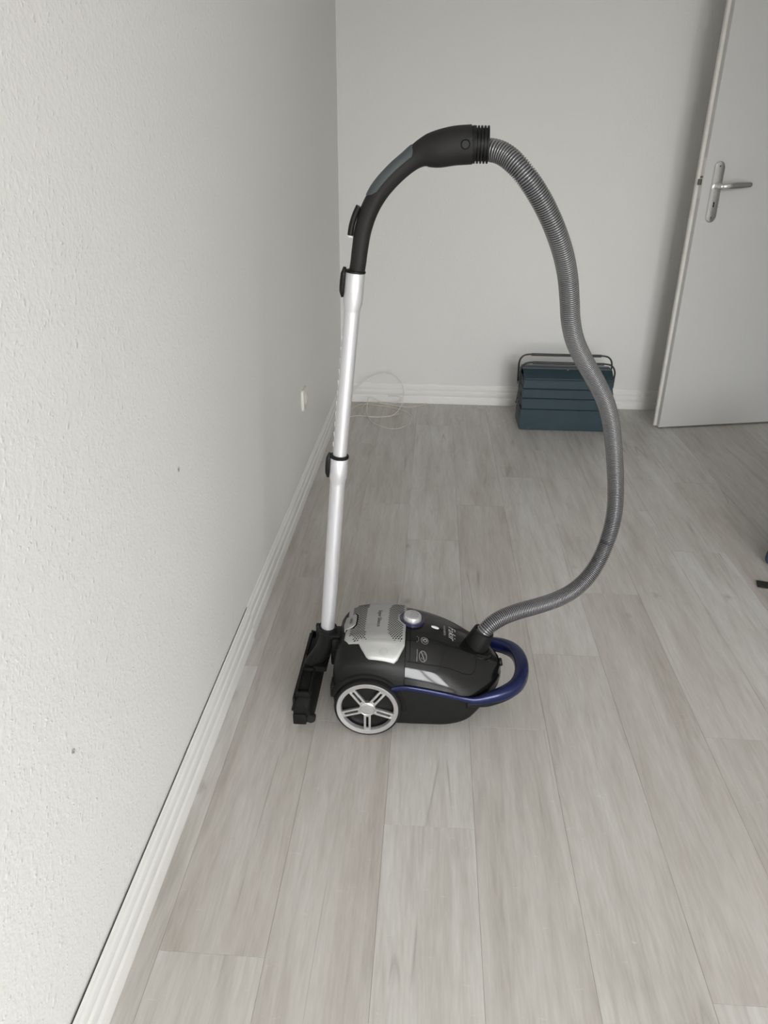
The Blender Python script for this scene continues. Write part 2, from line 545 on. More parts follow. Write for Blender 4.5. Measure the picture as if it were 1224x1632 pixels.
# window: frame, sashes, panes
win = empty('window_1', ((WX0 + WX1) / 2, YF - 0.1, WZ0)); tag(win, kind='structure')
W2, WH = (WX1 - WX0) / 2, WZ1 - WZ0
bm = bmesh.new()
for b in ((-W2, -W2 + .05, -.035, .035, 0, WH), (W2 - .05, W2, -.035, .035, 0, WH), (-W2 + .05, W2 - .05, -.035, .035, 0, .05), (-W2 + .05, W2 - .05, -.035, .035, WH - .05, WH)):
    add_box(bm, *b, bev=.004)
bm_obj('window_frame', bm, 'upvc', win, angle=40)
for s in (-1, 1):
    xa, xb = (-W2 + .045, -.003) if s < 0 else (.003, W2 - .045)
    bm = bmesh.new()
    z0, z1 = .045, WH - .045
    for b in ((xa, xa + .065, .0, .06, z0, z1), (xb - .065, xb, .0, .06, z0, z1), (xa + .065, xb - .065, .0, .06, z0, z0 + .065), (xa + .065, xb - .065, .0, .06, z1 - .065, z1)):
        add_box(bm, *b, bev=.005)
    sash = bm_obj('sash', bm, 'upvc', win, angle=40)
    box('pane', (xa + .06, xb - .06, .026, .032, z0 + .06, z1 - .06), 'window_glass', sash)
box('window_sill', (-W2 - .05, W2 + .05, .03, .26, -.035, -.002), 'upvc', win, bev=.006)

# profiled baseboards
BB = [(0, 0), (.0125, 0), (.0125, .0335), (.0118, .0360), (.0095, .0378), (.0086, .0400), (.0092, .0425), (.0100, .0450), (.0100, .0640), (.0092, .0668),
      (.0070, .0685), (.0062, .0705), (.0068, .0735), (.0072, .0760), (.0070, .0880), (.0060, .0908), (.0042, .0922), (.0036, .0950), (.0034, .1010), (.0022, .1035), (0, .1040)]
def board(name, axis, base, a0, a1, sgn, parent, shift=(0, 0)):
    """profile run along an axis; shift = stand-off from the wall at both ends"""
    vs = []
    for a, sh in ((a0, shift[0]), (a1, shift[1])):
        for d, z in BB:
            off = base + sgn * (d + sh)
            vs.append((off, a, z + .0004) if axis == 'y' else (a, off, z + .0004))
    n = len(BB)
    fs = [(i, (i + 1) % n, n + (i + 1) % n, n + i) for i in range(n)] + [tuple(range(n)), tuple(range(n, 2 * n))]
    return mesh_obj(name, vs, fs, 'board_paint', parent, angle=60)
bl = empty('baseboard_left', (0, 0, 0)); tag(bl, kind='structure')
board('board', 'y', XL, 1.648, YB - .013, 1, bl, (.0005, .0))
nb = board('board', 'y', XL, YF, 1.6465, 1, bl, (.0075, .0035))
# dark strip in the open joint behind the nearer board, painting its shade
mesh_obj('joint_shade', [(XL + .0003, YF, .06), (XL + .0075, YF, .06), (XL + .0075, YF, .098), (XL + .0003, YF, .098),
                        (XL + .0003, 1.646, .06), (XL + .0035, 1.646, .06), (XL + .0035, 1.646, .098), (XL + .0003, 1.646, .098)],
         [(0, 1, 2, 3), (7, 6, 5, 4), (0, 4, 5, 1), (1, 5, 6, 2), (2, 6, 7, 3), (3, 7, 4, 0)], 'gap_shade', bl)
bk = empty('baseboard_back', (0, 0, 0)); tag(bk, kind='structure')
board('board', 'x', YB, XL + .013, XR, -1, bk)
br = empty('baseboard_right', (0, 0, 0)); tag(br, kind='structure')
board('board', 'y', XR, YF, DY0 - .056, -1, br)
bf = empty('baseboard_front', (0, 0, 0)); tag(bf, kind='structure')
board('board', 'x', YF, XL + .03, XR - .013, 1, bf)

# the open door
door = empty('door_1', (1.1383, 3.5346, 0.008), math.radians(13.46)); tag(door, kind='structure')
tag(door, 'white door standing open in front of the far wall')
DW, DH = 0.84, 1.985
box('door_leaf', (0, DW, 0, .0262, 0, DH), 'door_paint', door, bev=.0012)
box('door_rebate', (-.0135, DW + .0135, .0262, .0405, 0, DH + .0135), 'door_edge', door, bev=.002)
# latch in the rebated edge
lt = box('latch_plate', (-.0012, 0.0005, .004, .0225, 1.04, 1.20), 'door_edge', door)
box('latch_bolt', (-.012, -.001, .006, .0215, 1.093, 1.116), 'latch_metal', door, bev=.001)
box('latch_slot', (-.0022, -.0005, .005, .0225, 1.121, 1.128), 'latch_metal', door)
# long back plate, lever, keyhole  (local: x along the leaf, z up, face towards -y)
fm = Matrix.Translation((.0635, 0, 1.0645)) @ Matrix.Rotation(math.pi / 2, 4, 'X')
plate = prism('handle_plate', rounded_rect(.046, .245, .0228, 8), 0, .0085, 'lever_metal', door, fm, bev=.005)
for zz in (.102, -.102): lathe('screw', [(0, .0095), (.0032, .0095), (.0036, .008)], 'latch_metal', plate, 14, fm @ Matrix.Translation((0, zz, 0)))
bm = bmesh.new()
add_box(bm, .0615, .0665, -.0093, -.0080, 1.005, 1.026)
kh = bm_obj('keyhole', bm, 'black_deep', plate)
lp = catmull([(.064, -.006, 1.0885), (.064, -.036, 1.0885), (.070, -.050, 1.0890), (.088, -.055, 1.0905), (.120, -.053, 1.0930), (.160, -.050, 1.0950), (.200, -.048, 1.0965)], 8)
nl = len(lp)
sweep('lever', lp, lambda i: (.0105 + .0030 * math.sin(math.pi * max(0, i - 16) / (nl - 16)) - (.003 if i == nl - 1 else 0), .0105 if i < 14 else .0075 - (.002 if i == nl - 1 else 0)), 'lever_metal', door, 18, up=Vector((0, 0, 1)))
lathe('lever_rose', [(0.0125, .0), (.0125, .013), (.0105, .015), (0, .015)], 'lever_metal', door, 24, Matrix.Translation((.064, -.006, 1.0885)) @ Matrix.Rotation(math.pi / 2, 4, 'X'))
for z in (.24, 1.74):
    lathe('hinge', [(0, 0), (.008, 0), (.008, .09), (0, .09)], 'lever_metal', door, 16, Matrix.Translation((DW + .016, .046, z)))

# ================================================================== SOCKET COVER ON THE LEFT WALL
sock = empty('wall_socket', (XL, 2.650, .378))
tag(sock, 'small cream plastic socket cover on the left wall above the baseboard', 'socket')
sm = Matrix.Rotation(math.pi / 2, 4, 'Y')
prism('cover_plate', rounded_rect(.081, .081, .012, 5), 0, .0095, 'socket_plastic', sock, sm, bev=.005)
lathe('socket_well', [(.0215, .0090), (.0215, .0112), (.0195, .0112), (.0190, .0098), (0, .0098)], 'socket_plastic', sock, 36, sm)

# ================================================================== THIN CABLE BY THE FAR WALL
def px_floor(u, v, z=0.0013):
    r = RIGHT * (u - 612) + DOWN * (v - 816) + FWD * F_PX
    k = (z - 1.2) / r.z
    return Vector((0, 0, 1.2)) + r * k
cab = empty('thin_cable', (-.22, 3.66, 0))
tag(cab, 'loose coil of thin white cable on the floor against the far baseboard', 'cable')
def cable(pts, r=.0017):
    path, _ = resample(catmull([Vector(p) - Vector((-.22, 3.66, 0)) for p in pts], 10), .012)
    return sweep('cable_loop', path, r, 'cable_plastic', cab, 6, angle=80)
F = px_floor
z1 = .0016
cable([(-.005, 3.834, .004), (-.045, 3.800, z1), (-.100, 3.765, z1), (-.150, 3.768, .004), (-.230, 3.800, .005), (-.290, 3.815, .004), (-.330, 3.800, .003),
       (-.347, 3.740, .003), (-.338, 3.640, z1), (-.300, 3.585, z1), (-.235, 3.575, .005), (-.175, 3.60, .012), (-.140, 3.69, .035), (-.132, 3.76, .085),
       (-.150, 3.79, .135), (-.200, 3.805, .168), (-.260, 3.805, .170), (-.320, 3.800, .145), (-.370, 3.790, .105), (-.405, 3.775, .060), (-.420, 3.74, .020), (-.405, 3.705, z1)])
cable([(-.405, 3.705, z1), (-.385, 3.76, z1), (-.345, 3.795, .003), (-.290, 3.775, .006), (-.200, 3.745, .006), (-.125, 3.690, .004), (-.082, 3.60, z1), (-.095, 3.49, z1),
       (-.150, 3.415, z1), (-.205, 3.425, z1), (-.265, 3.480, z1), (-.300, 3.56, .003), (-.318, 3.66, .006), (-.322, 3.75, .020), (-.318, 3.80, .038), (-.290, 3.812, .030),
       (-.262, 3.805, .012), (-.200, 3.80, .008), (-.150, 3.80, .020), (-.140, 3.812, .034), (-.165, 3.818, .042), (-.215, 3.82, .040)])
cable([(-.405, 3.575, z1), (-.360, 3.60, z1), (-.300, 3.585, .004), (-.235, 3.59, .004), (-.180, 3.615, .003), (-.150, 3.65, z1)])

# ================================================================== BLUE BAG AT THE RIGHT EDGE
BAGM = Matrix.Translation((1.366, 2.160, 0)) @ Matrix.Rotation(math.radians(-40), 4, 'Z')
bag = empty('tool_bag', (1.366, 2.160, 0), math.radians(-40))
tag(bag, 'dark blue fabric bag with a black strap end, cut off by the right edge', 'bag')
bm = bmesh.new()
add_box(bm, -.215, .24, -.15, .17, .0005, .25, bev=.030, seg=5)
for p in bm.verts:
    f = p.co.z / .25
    p.co.x *= 1 - .16 * f; p.co.y *= 1 - .35 * f
    p.co.x += .004 * math.sin(p.co.y * 31 + p.co.z * 17); p.co.y += .004 * math.sin(p.co.x * 27)
bm_obj('bag_body', bm, 'bag_blue', bag, smooth=True)
for yy in (-.05, .05):
    pts = catmull([(-.12, yy, .247), (-.11, yy * .9, .29), (-.04, yy * .6, .325), (.04, yy * .6, .325), (.11, yy * .9, .29), (.12, yy, .247)], 6)
    sweep('carry_strap', pts, lambda i: (.014, .002), 'webbing', bag, 8)
binv = BAGM.inverted()
pts = catmull([tuple(binv @ Vector(p)) for p in ((1.049, 2.056, .0030), (1.10, 2.043, .0030), (1.17, 2.030, .0032), (1.25, 2.030, .008), (1.305, 2.045, .035), (1.325, 2.07, .075))], 8)
sweep('shoulder_strap', pts, lambda i: (.022, .0024), 'webbing', bag, 8, up=Vector((.4, 1, 0)), shape=4)

# ================================================================== CANTILEVER TOOLBOX
tb = empty('toolbox', (.447, 3.46, 0))
tag(tb, 'dark teal metal cantilever toolbox with folding tray tiers against the far wall', 'toolbox')
TW, TD = .425, .20
def tray(name, z0, z1, y0, y1, inset=0.0, parent=tb):
    bm = bmesh.new()
    a, b, th = inset, TW - inset, .0016
    add_box(bm, a, b, y0, y1, z0, z0 + th)
    add_box(bm, a, b, y0, y0 + th, z0 + th, z1 - .004); add_box(bm, a, b, y1 - th, y1, z0 + th, z1 - .004)
    add_box(bm, a, a + th, y0 + th, y1 - th, z0 + th, z1 - .004); add_box(bm, b - th, b, y0 + th, y1 - th, z0 + th, z1 - .004)
    # rolled rims
    for yy in (y0, y1):
        vs, fs = sweep_data([(a, yy + (.0012 if yy == y0 else -.0012), z1 - .004), (b, yy + (.0012 if yy == y0 else -.0012), z1 - .004)], lambda i: (.0028, .0028), 8)
        bv = [bm.verts.new(p) for p in vs]
        for f in fs: bm.faces.new([bv[i] for i in f])
    return bm_obj(name, bm, 'toolbox_enamel', parent, angle=40)
tray('bottom_box', .003, .106, 0, TD)
for (z0, z1) in ((.108, .160), (.162, .207), (.209, .253)):
    tray('tray', z0, z1, -.001, TD / 2 - .001, .003); tray('tray', z0, z1, TD / 2 + .001, TD + .001, .003)
# two lids that slope up to the middle
for s in (0, 1):
    ym = lambda y: y if s == 0 else TD - y
    outline = [(-.002, .2535), (-.002, .2580), (.030, .272), (.060, .2885), (.094, .2885), (.094, .2800), (.060, .2800), (.030, .2635), (.004, .2535)]
    vs = [(xx, ym(y), z) for xx in (.002, TW - .002) for y, z in outline]
    n = len(outline)
    fs = [(i, (i + 1) % n, n + (i + 1) % n, n + i) for i in range(n)] + [tuple(range(n)), tuple(range(n, 2 * n))]
    mesh_obj('tray_lid', vs, fs, 'toolbox_enamel', tb)
    # carrying bar on the lid ends
    zt = .318 if s == 0 else .338
    yb = .060 if s == 0 else TD - .060
    hp = catmull([(-.010, yb, .205), (-.011, yb, .255), (-.010, yb, zt - .035), (.004, yb, zt - .010), (.030, yb, zt), (.080, yb, zt), (TW / 2, yb, zt),
                  (TW - .080, yb, zt), (TW - .030, yb, zt), (TW - .004, yb, zt - .010), (TW + .010, yb, zt - .035), (TW + .011, yb, .255), (TW + .010, yb, .205)], 8)
    hb = sweep('handle_bar', hp, .0042, 'handle_black', tb, 10)
    sweep('handle_sleeve', [(.045, yb, zt), (TW - .045, yb, zt)], .0068, 'handle_black', hb, 12)
# scissor links on both ends
for xx in (-.0045, TW + .0045):
    for (ya, za, yb2, zb2) in ((.020, .085, .085, .185), (.055, .065, .120, .165), (.020, .185, .085, .250), (.180, .085, .115, .185), (.145, .065, .080, .165), (.180, .185, .115, .250)):
        d = Vector((0, yb2 - ya, zb2 - za)); L = d.length
        mt = Matrix.Translation((xx, (ya + yb2) / 2, (za + zb2) / 2)) @ Matrix.Rotation(math.atan2(d.z, d.y), 4, 'X')
        lk = box('link_arm', (-.0011, .0011, -L / 2 - .006, L / 2 + .006, -.006, .006), 'handle_black', tb, bev=.0008, seg=1, mtx=mt)
    for (ya, za) in ((.020, .085), (.085, .185), (.020, .185), (.180, .085), (.115, .185), (.180, .185)):
        lathe('rivet', [(0, .0042), (.0035, .0032), (.0042, 0)], 'latch_metal', tb, 10, Matrix.Translation((xx, ya, za)) @ Matrix.Rotation(math.copysign(math.pi / 2, xx), 4, 'Y'))
box('lid_catch', (TW / 2 - .006, TW / 2 + .006, .052, .058, .278, .292), 'handle_black', tb, bev=.001)
for s in (0, 1):
    box('foot_rail', (.01, TW - .01, .012 if s == 0 else TD - .03, .03 if s == 0 else TD - .012, 0, .003), 'handle_black', tb)

# ================================================================== VACUUM CLEANER
VY = 1.435
vac = empty('vacuum_cleaner', (0, VY, 0))
tag(vac, 'black canister vacuum cleaner with blue carry handle, silver hose and parked wand', 'vacuum cleaner')

SX  = [-.1960, -.1900, -.1700, -.1350, -.0900, -.0300, .0200, .0700, .1150, .1500, .1750, .1880, .1930]
TOP = [.1550, .1820, .2080, .2220, .2280, .2270, .2180, .2020, .1800, .1600, .1420, .1300, .1180]
YFL = [.0450, .0580, .0660, .0700, .0710, .0690, .0650, .0590, .0510, .0440, .0330, .0200, .0100]
ZFL = [.1530, .1790, .2040, .2160, .2200, .2180, .2090, .1930, .1710, .1520, .1350, .1250, .1140]
YSH = [.0800, .0960, .1060, .1100, .1090, .1020, .0990, .0940, .0840, .0700, .0500, .0290, .0140]
ZSH = [.1400, .1600, .1780, .1870, .1885, .1850, .1775, .1630, .1400, .1290, .1190, .1130, .1080]
YBL = [.0900, .1080, .1180, .1230, .1250, .1250, .1240, .1210, .1140, .0940, .0660, .0380, .0180]
ZBL = [.1180, .1220, .1260, .1290, .1320, .1330, .1260, .1140, .1000, .0950, .0960, .0980, .1000]
YLO = [.0850, .1010, .1120, .1170, .1190, .1190, .1180, .1150, .1080, .0880, .0600, .0340, .0160]
ZLO = [.0500, .0320, .0220, .0200, .0200, .0200, .0200, .0205, .0330, .0610, .0790, .0870, .0910]
COLS = list(zip(SX, TOP, YFL, ZFL, YSH, ZSH, YBL, ZBL, YLO, ZLO))
ST = catmull(COLS, 5)
def station(x):
    xs = [s[0] for s in ST]
    return [interp(x, xs, [s[i] for s in ST]) for i in range(10)]
def upper_pts(x, n=5):
    _, top, yf, zf, ys, zs, yb, zb, _, _ = station(x)
    half = catmull([(0, top), (yf * .55, top - (top - zf) * .28), (yf, zf), (ys, zs), ((ys + yb) / 2 + .0034, (zs + zb) / 2 + .0020), (yb, zb)], n)
    return [(-y, z) for y, z in half[::-1]] + half[1:]
def surf_z(x, y):
    pts = upper_pts(x)
    best = None
    for (y0, za), (y1, zb2) in zip(pts, pts[1:]):
        if (y0 <= y <= y1) and y1 > y0: return za + (zb2 - za) * (y - y0) / (y1 - y0)
    return pts[0][1] if y < 0 else pts[-1][1]
def loft(name, xs, fn, mat, parent, close_ends=True, inner=True, angle=42):
    vs, fs = [], []
    rows = [fn(x) for x in xs]
    n = len(rows[0])
    for x, r in zip(xs, rows): vs += [(x, y, z) for y, z in r]
    m = len(xs)
    for i in range(m - 1):
        for k in range(n - 1): fs.append((i * n + k, i * n + k + 1, (i + 1) * n + k + 1, (i + 1) * n + k))
        if inner: fs.append((i * n + n - 1, i * n, (i + 1) * n, (i + 1) * n + n - 1))
    if close_ends: fs += [tuple(range(n))[::-1], tuple((m - 1) * n + k for k in range(n))]
    return mesh_obj(name, vs, fs, mat, parent, angle=angle)
def xs_between(a, b, n): return [a + (b - a) * i / n for i in range(n + 1)]
XSPLIT = -.0315
rear = loft('rear_cover', xs_between(-.196, XSPLIT - .0006, 26), upper_pts, 'black_satin', vac)
lid = loft('front_lid', xs_between(XSPLIT + .0006, .193, 40), upper_pts, 'lid_gloss', vac)
def lower_pts(x):
    _, _, _, _, _, _, yb, zb, yl, zl = station(x)
    zb -= .0006
    side = [(yb, zb), (yb + .0008, zb - (zb - zl) * .35), (yl + (yb - yl) * .35, zl + (zb - zl) * .25), (yl, zl + .008), (yl - .006, zl)]
    return [(-y, z) for y, z in side] + [(y, z) for y, z in side[::-1]]
loft('lower_housing', xs_between(-.1955, .1925, 50), lower_pts, 'black_matte', vac, angle=50)

# seam line of the hatch on the lid flank, as a thin dark groove strip
def seam(name, pts, mat='black_deep', w=.0006, parent=lid):
    path = [(x, y, surf_z(x, y) - .0001) for x, y in catmull(pts, 8)]
    return sweep(name, path, lambda i: (w, w), mat, parent, 6, up=Vector((0, 0, 1)))
for s in (-1, 1):
    seam('hatch_seam', [(XSPLIT + .004, s * .1005), (.02, s * .098), (.06, s * .093), (.10, s * .086), (.122, s * .076), (.130, s * .060), (.128, s * .040)])
seam('lid_seam', [(XSPLIT + .010, y) for y in (-.1, -.06, .0, .06, .1)])

# blue band that runs along the flank and out into the carry handle
hpath = []
for x in (-.066, -.050, -.030, .0, .035, .070, .100):
    st = station(x); zb = st[7] - (.010 if x < -.06 else (.004 if x < -.045 else 0))
    hpath.append((x, -st[6] - .0015, zb, .0038, .0062))
hand = [(.128, -.1165, .0985, .0060, .0095), (.160, -.1065, .1010, .0110, .0135), (.195, -.0930, .1060, .0145, .0160), (.222, -.0720, .1100, .0160, .0170), (.2375, -.0400, .1140, .0165, .0170),
        (.2425, 0, .1160, .0165, .0170)]
hpath += hand
full = hpath + [(x, -y, z, a, b) for x, y, z, a, b in hpath[-2::-1]]
fp = catmull(full, 7)
carry = sweep('carry_handle', fp, lambda i: (fp[i][3], fp[i][4]), 'blue_metallic', vac, 20, up=Vector((0, 1, 0)), shape=2.6)
carry['label'] = 'dark blue carry handle and side band'
# dark underside of the handle
up_ = [(x, y, z - .0125, .008, .008) for x, y, z, a, b in ([(.110, -.113, .099, 0, 0), (.135, -.108, .0985, 0, 0)] + hand[1:])]
full2 = up_ + [(x, -y, z, a, b) for x, y, z, a, b in up_[-2::-1]]
fp2 = catmull(full2, 6)
sweep('handle_underside', fp2, lambda i: (fp2[i][3] * 1.2, fp2[i][4] * 1.1), 'black_matte', carry, 14, up=Vector((0, 1, 0)), shape=2.6)
# recessed nose below the hose socket with the hose latch
lathe('nose_button', [(0, .006), (.008, .006), (.010, .003), (.010, 0)], 'black_satin', vac, 24, Matrix.Translation((.1905, -.002, .123)) @ Matrix.Rotation(math.radians(75), 4, 'Y'))

# silver vent cover with side tabs
def cover_half(x):       # half width of the cover along the length
    return interp(x, [-.172, -.160, -.137, -.131, -.118, -.112, -.056, -.048, -.036, -.0335], [.058, .074, .078, .088, .104, .1070, .1075, .102, .083, .078])
def make_cover():
    xs = sorted(set([-.172, -.168, -.160, -.150, -.137, -.131, -.124, -.118, -.112, -.056, -.048, -.042, -.036, -.0335] + [-.112 + .007 * i for i in range(8)]))
    ny = 56
    bm = bmesh.new()
    grid = []
    for x in xs:
        h = cover_half(x)
        row = []
        for j in range(ny + 1):
            y = -h + 2 * h * j / ny
            edge = min(1, (1 - abs(2 * j / ny - 1)) * ny / 2 / 1.5)
            ex = min(1, min(x - xs[0], xs[-1] - x) / .003)
            lift = .0042 * (0.55 + .45 * min(edge, ex))
            crease = .0022 * math.exp(-((abs(y) - .0775) / .003) ** 2)
            row.append(bm.verts.new((x, y, surf_z(x, y) + lift + crease)))
        grid.append(row)
    low = [[bm.verts.new((q.co.x, q.co.y, q.co.z - .0062)) for q in r] for r in grid]
    m, n = len(grid), ny + 1
    for i in range(m - 1):
        for j in range(n - 1):
            bm.faces.new((grid[i][j], grid[i + 1][j], grid[i + 1][j + 1], grid[i][j + 1]))
            bm.faces.new((low[i][j], low[i][j + 1], low[i + 1][j + 1], low[i + 1][j]))
    for i in range(m - 1):
        for j in (0, n - 1): bm.faces.new((grid[i][j], grid[i + 1][j], low[i + 1][j], low[i][j]))
    for j in range(n - 1):
        for i in (0, m - 1): bm.faces.new((grid[i][j], grid[i][j + 1], low[i][j + 1], low[i][j]))
    return bm
cover = bm_obj('vent_cover', make_cover(), 'silver_paint', vac, angle=45)
cover['label'] = 'silver perforated vent cover'
def on_cover(x, y): return surf_z(x, y) + .0042
# perforations: two fields of short slanted slots
bm = bmesh.new()
KX, KY = -.020, .006
for i in range(7):
    for j in range(34):
        for fld in (0, 1):
            y = -.073 + j * .0043
            x = (-.159 if fld == 0 else -.0755) + i * .0062 + (.0031 if j % 2 else 0)
            if fld == 0:
                lim = -.118 - .010 * math.cos(y / .075 * 1.3)
                if x > lim or x < -.164 or (x < -.146 and abs(y - .001) < .028) or (x < -.150 and abs(y) > .060): continue
            else:
                lim = -.0745 + .014 * max(0, (abs(y) - .045) / .03)
                if x < lim or x > -.040 or math.hypot(x - KX, y - KY) < .033: continue
            z = on_cover(x, y) + .00005
            sl = (surf_z(x, y + .002) - surf_z(x, y - .002)) / .004
            sx = (surf_z(x + .002, y) - surf_z(x - .002, y)) / .004
            q = []
            for dx, dy in ((-.0023, -.0006), (-.0004, -.0015), (.0023, .0006), (.0004, .0015)):
                q.append((x + dx, y + dy, z + sl * dy + sx * dx))
            up2 = [bm.verts.new((a, b, c + .0004)) for a, b, c in q]; dn = [bm.verts.new((a, b, c - .0015)) for a, b, c in q]
            bm.faces.new(up2); bm.faces.new(dn[::-1])
            for k in range(4): bm.faces.new((up2[k], dn[k], dn[(k + 1) % 4], up2[(k + 1) % 4]))
slots = bm_obj('vent_slots', bm, 'black_deep', cover); tag(slots, kind='stuff')

def flat_text(name, body, size, x, y, mat, parent, lift, shear=0.0, bold=0.0, spacing=1.0):
    """lettering laid on the top, read towards the photographer (letter tops towards +x)"""
    me = text_mesh(body, size, shear, bold, .00015, spacing=spacing)
    bm = bmesh.new(); bm.from_mesh(me); bpy.data.meshes.remove(me)
    for p in bm.verts:
        lx, ly, lz = p.co
        wx, wy = x + ly, y - lx
        p.co = Vector((wx, wy, surf_z(wx, wy) + lift + lz))
    return bm_obj(name, bm, mat, parent)
flat_text('lettering', 'Super Silence', .0125, -.0955, .0, 'dark_print', cover, .00435, bold=.0001)
# embossed swirl on each tab
for s in (-1, 1):
    for a0, a1, r in ((20, 200, .0085), (200, 380, .0085), (60, 240, .0045)):
        pts = []
        for k in range(13):
            a = math.radians(a0 + (a1 - a0) * k / 12)
            x, y = -.082 + r * math.cos(a) + (.002 if a0 == 200 else 0), s * (.0945 + r * .8 * math.sin(a))
            pts.append((x, y, on_cover(x, y)))
        sweep('embossed_mark', pts, .0006, 'silver_paint', cover, 6, up=Vector((0, 0, 1)))
# HEPA latch at the rear of the cover
def patch(name, outline, lift0, lift1, mat, parent, bev=.0008):
    bm = bmesh.new()
    hi = [bm.verts.new((x, y, surf_z(max(x, -.193), y) + lift1)) for x, y in outline]
    lo = [bm.verts.new((x, y, surf_z(max(x, -.193), y) + lift0)) for x, y in outline]
    top = bm.faces.new(hi); bm.faces.new(lo[::-1])
    n = len(outline)
    for i in range(n): bm.faces.new((hi[i], lo[i], lo[(i + 1) % n], hi[(i + 1) % n]))
    if bev: bmesh.ops.bevel(bm, geom=list(top.edges), offset=bev, segments=2, affect='EDGES', profile=.5)
    return bm_obj(name, bm, mat, parent, angle=50)
HP = [(-.1755, -.026), (-.1560, -.0255), (-.1500, -.019), (-.1490, 0), (-.1500, .019), (-.1560, .0255), (-.1755, .026), (-.179, 0)]
patch('latch_recess', [(x + .0035, y * 1.13) for x, y in HP], .001, .0050, 'black_deep', cover, 0)
latch = patch('filter_latch', HP, .001, .0072, 'silver_paint', vac)
flat_text('lettering', 'HEPA', .0085, -.1625, 0, 'dark_print', latch, .0075, bold=.0001)

# power knob in its blue dish
def knob_mtx(x, y, lift):
    sx = (surf_z(x + .01, y) - surf_z(x - .01, y)) / .02; sy = (surf_z(x, y + .01) - surf_z(x, y - .01)) / .02
    n = Vector((-sx, -sy, 1)).normalized()
    return Matrix.Translation((x, y, surf_z(x, y) + lift)) @ n.to_track_quat('Z', 'X').to_matrix().to_4x4()
km = knob_mtx(KX, KY, .002)
dish = lathe('knob_dish', [(.0295, -.004), (.0295, .0030), (.0275, .0036), (.0255, .0030), (.0200, .0022), (0, .0022)], 'knob_dish', vac, 48, km)
knob = lathe('power_knob', [(.0215, .0015), (.0212, .0080), (.0198, .0125), (.0185, .0132), (0, .0136)], 'knob_silver', vac, 48, km)
arc = [km @ Vector((.0125 * math.cos(a), .0125 * math.sin(a), .0138)) for a in [math.radians(40 + 250 * k / 24) for k in range(25)]]
sweep('power_mark', arc, lambda i: (.0006, .0002), 'grey_print', knob, 6, up=Vector((0, 0, 1)))
mk = [km @ Vector(p + (.0138,)) for p in ((-.006, -.001), (-.002, -.004), (.003, -.003), (.004, .004))]
sweep('power_mark', mk, lambda i: (.0010, .0002), 'grey_print', knob, 6, up=Vector((0, 0, 1)))

# prints on the lid
flat_text('lettering', 'Fakir', .0245, .0730, -.004, 'white_print', lid, .0003, shear=.30, bold=-.0004, spacing=1.02)
flat_text('lettering', 'HAUSGERÄTE', .0062, .0560, -.003, 'grey_print', lid, .0003, bold=.0001)
def ring_on(x, y, r, w, name, mat, a0=0, a1=360):
    pts = []
    for k in range(33):
        a = math.radians(a0 + (a1 - a0) * k / 32)
        px, py = x + r * math.cos(a), y + r * math.sin(a)
        pts.append((px, py, surf_z(px, py) + .0002))
    return sweep(name, pts, lambda i: (.0002, w), mat, lid, 6, up=Vector((0, 0, 1)))
for (ix, iy) in ((.0105, -.058), (.0080, -.088)):
    ring_on(ix, iy, .0082, .0007, 'icon_ring', 'grey_print')
def dash(name, pts, w=.0007, mat='grey_print'):
    return sweep(name, [(x, y, surf_z(x, y) + .0003) for x, y in pts], lambda i: (.0002, w), mat, lid, 6, up=Vector((0, 0, 1)))
dash('icon_mark', [(.0040, -.0820), (.0080, -.088), (.0122, -.0945)], .0011)
dash('icon_mark', [(.0040, -.0905), (.0070, -.0925)]); dash('icon_mark', [(.0090, -.0830), (.0130, -.0850)])
ring_on(.0118, -.058, .0035, .0016, 'icon_mark', 'grey_print'); dash('icon_mark', [(.0055, -.0625), (.0055, -.0535)], .0008)
dash('caption_mark', [(-.0030, -.0635), (-.0030, -.0525)]); dash('caption_mark', [(-.0065, -.0660), (-.0065, -.0500)])
dash('caption_mark', [(-.0052, -.0975), (-.0052, -.0790)])
ind = lathe('bag_indicator', [(.0095, -.002), (.0095, .0012), (.0080, .0018), (0, .0020)], 'indicator', vac, 28, knob_mtx(.0340, -.004, 0) @ Matrix.Diagonal((1.0, .42, 1, 1)))

# hose socket: round boss on the lid and the swivel sleeve
PX, PZ = .1255, .150
pm = Matrix.Translation((PX, 0, PZ)) @ Matrix.Rotation(math.radians(21), 4, 'Y')
lathe('socket_boss', [(.046, -.012), (.046, .010), (.0435, .016), (.036, .020), (.033, .020), (.0315, .014), (0, .014)], 'lid_gloss', vac, 48, pm)
sleeve = lathe('hose_sleeve', [(.0285, .006), (.0290, .030), (.0275, .040), (.0262, .050), (.0245, .0620), (.0205, .0630), (.0195, .0560), (0, .056)], 'black_satin', vac, 40, pm)

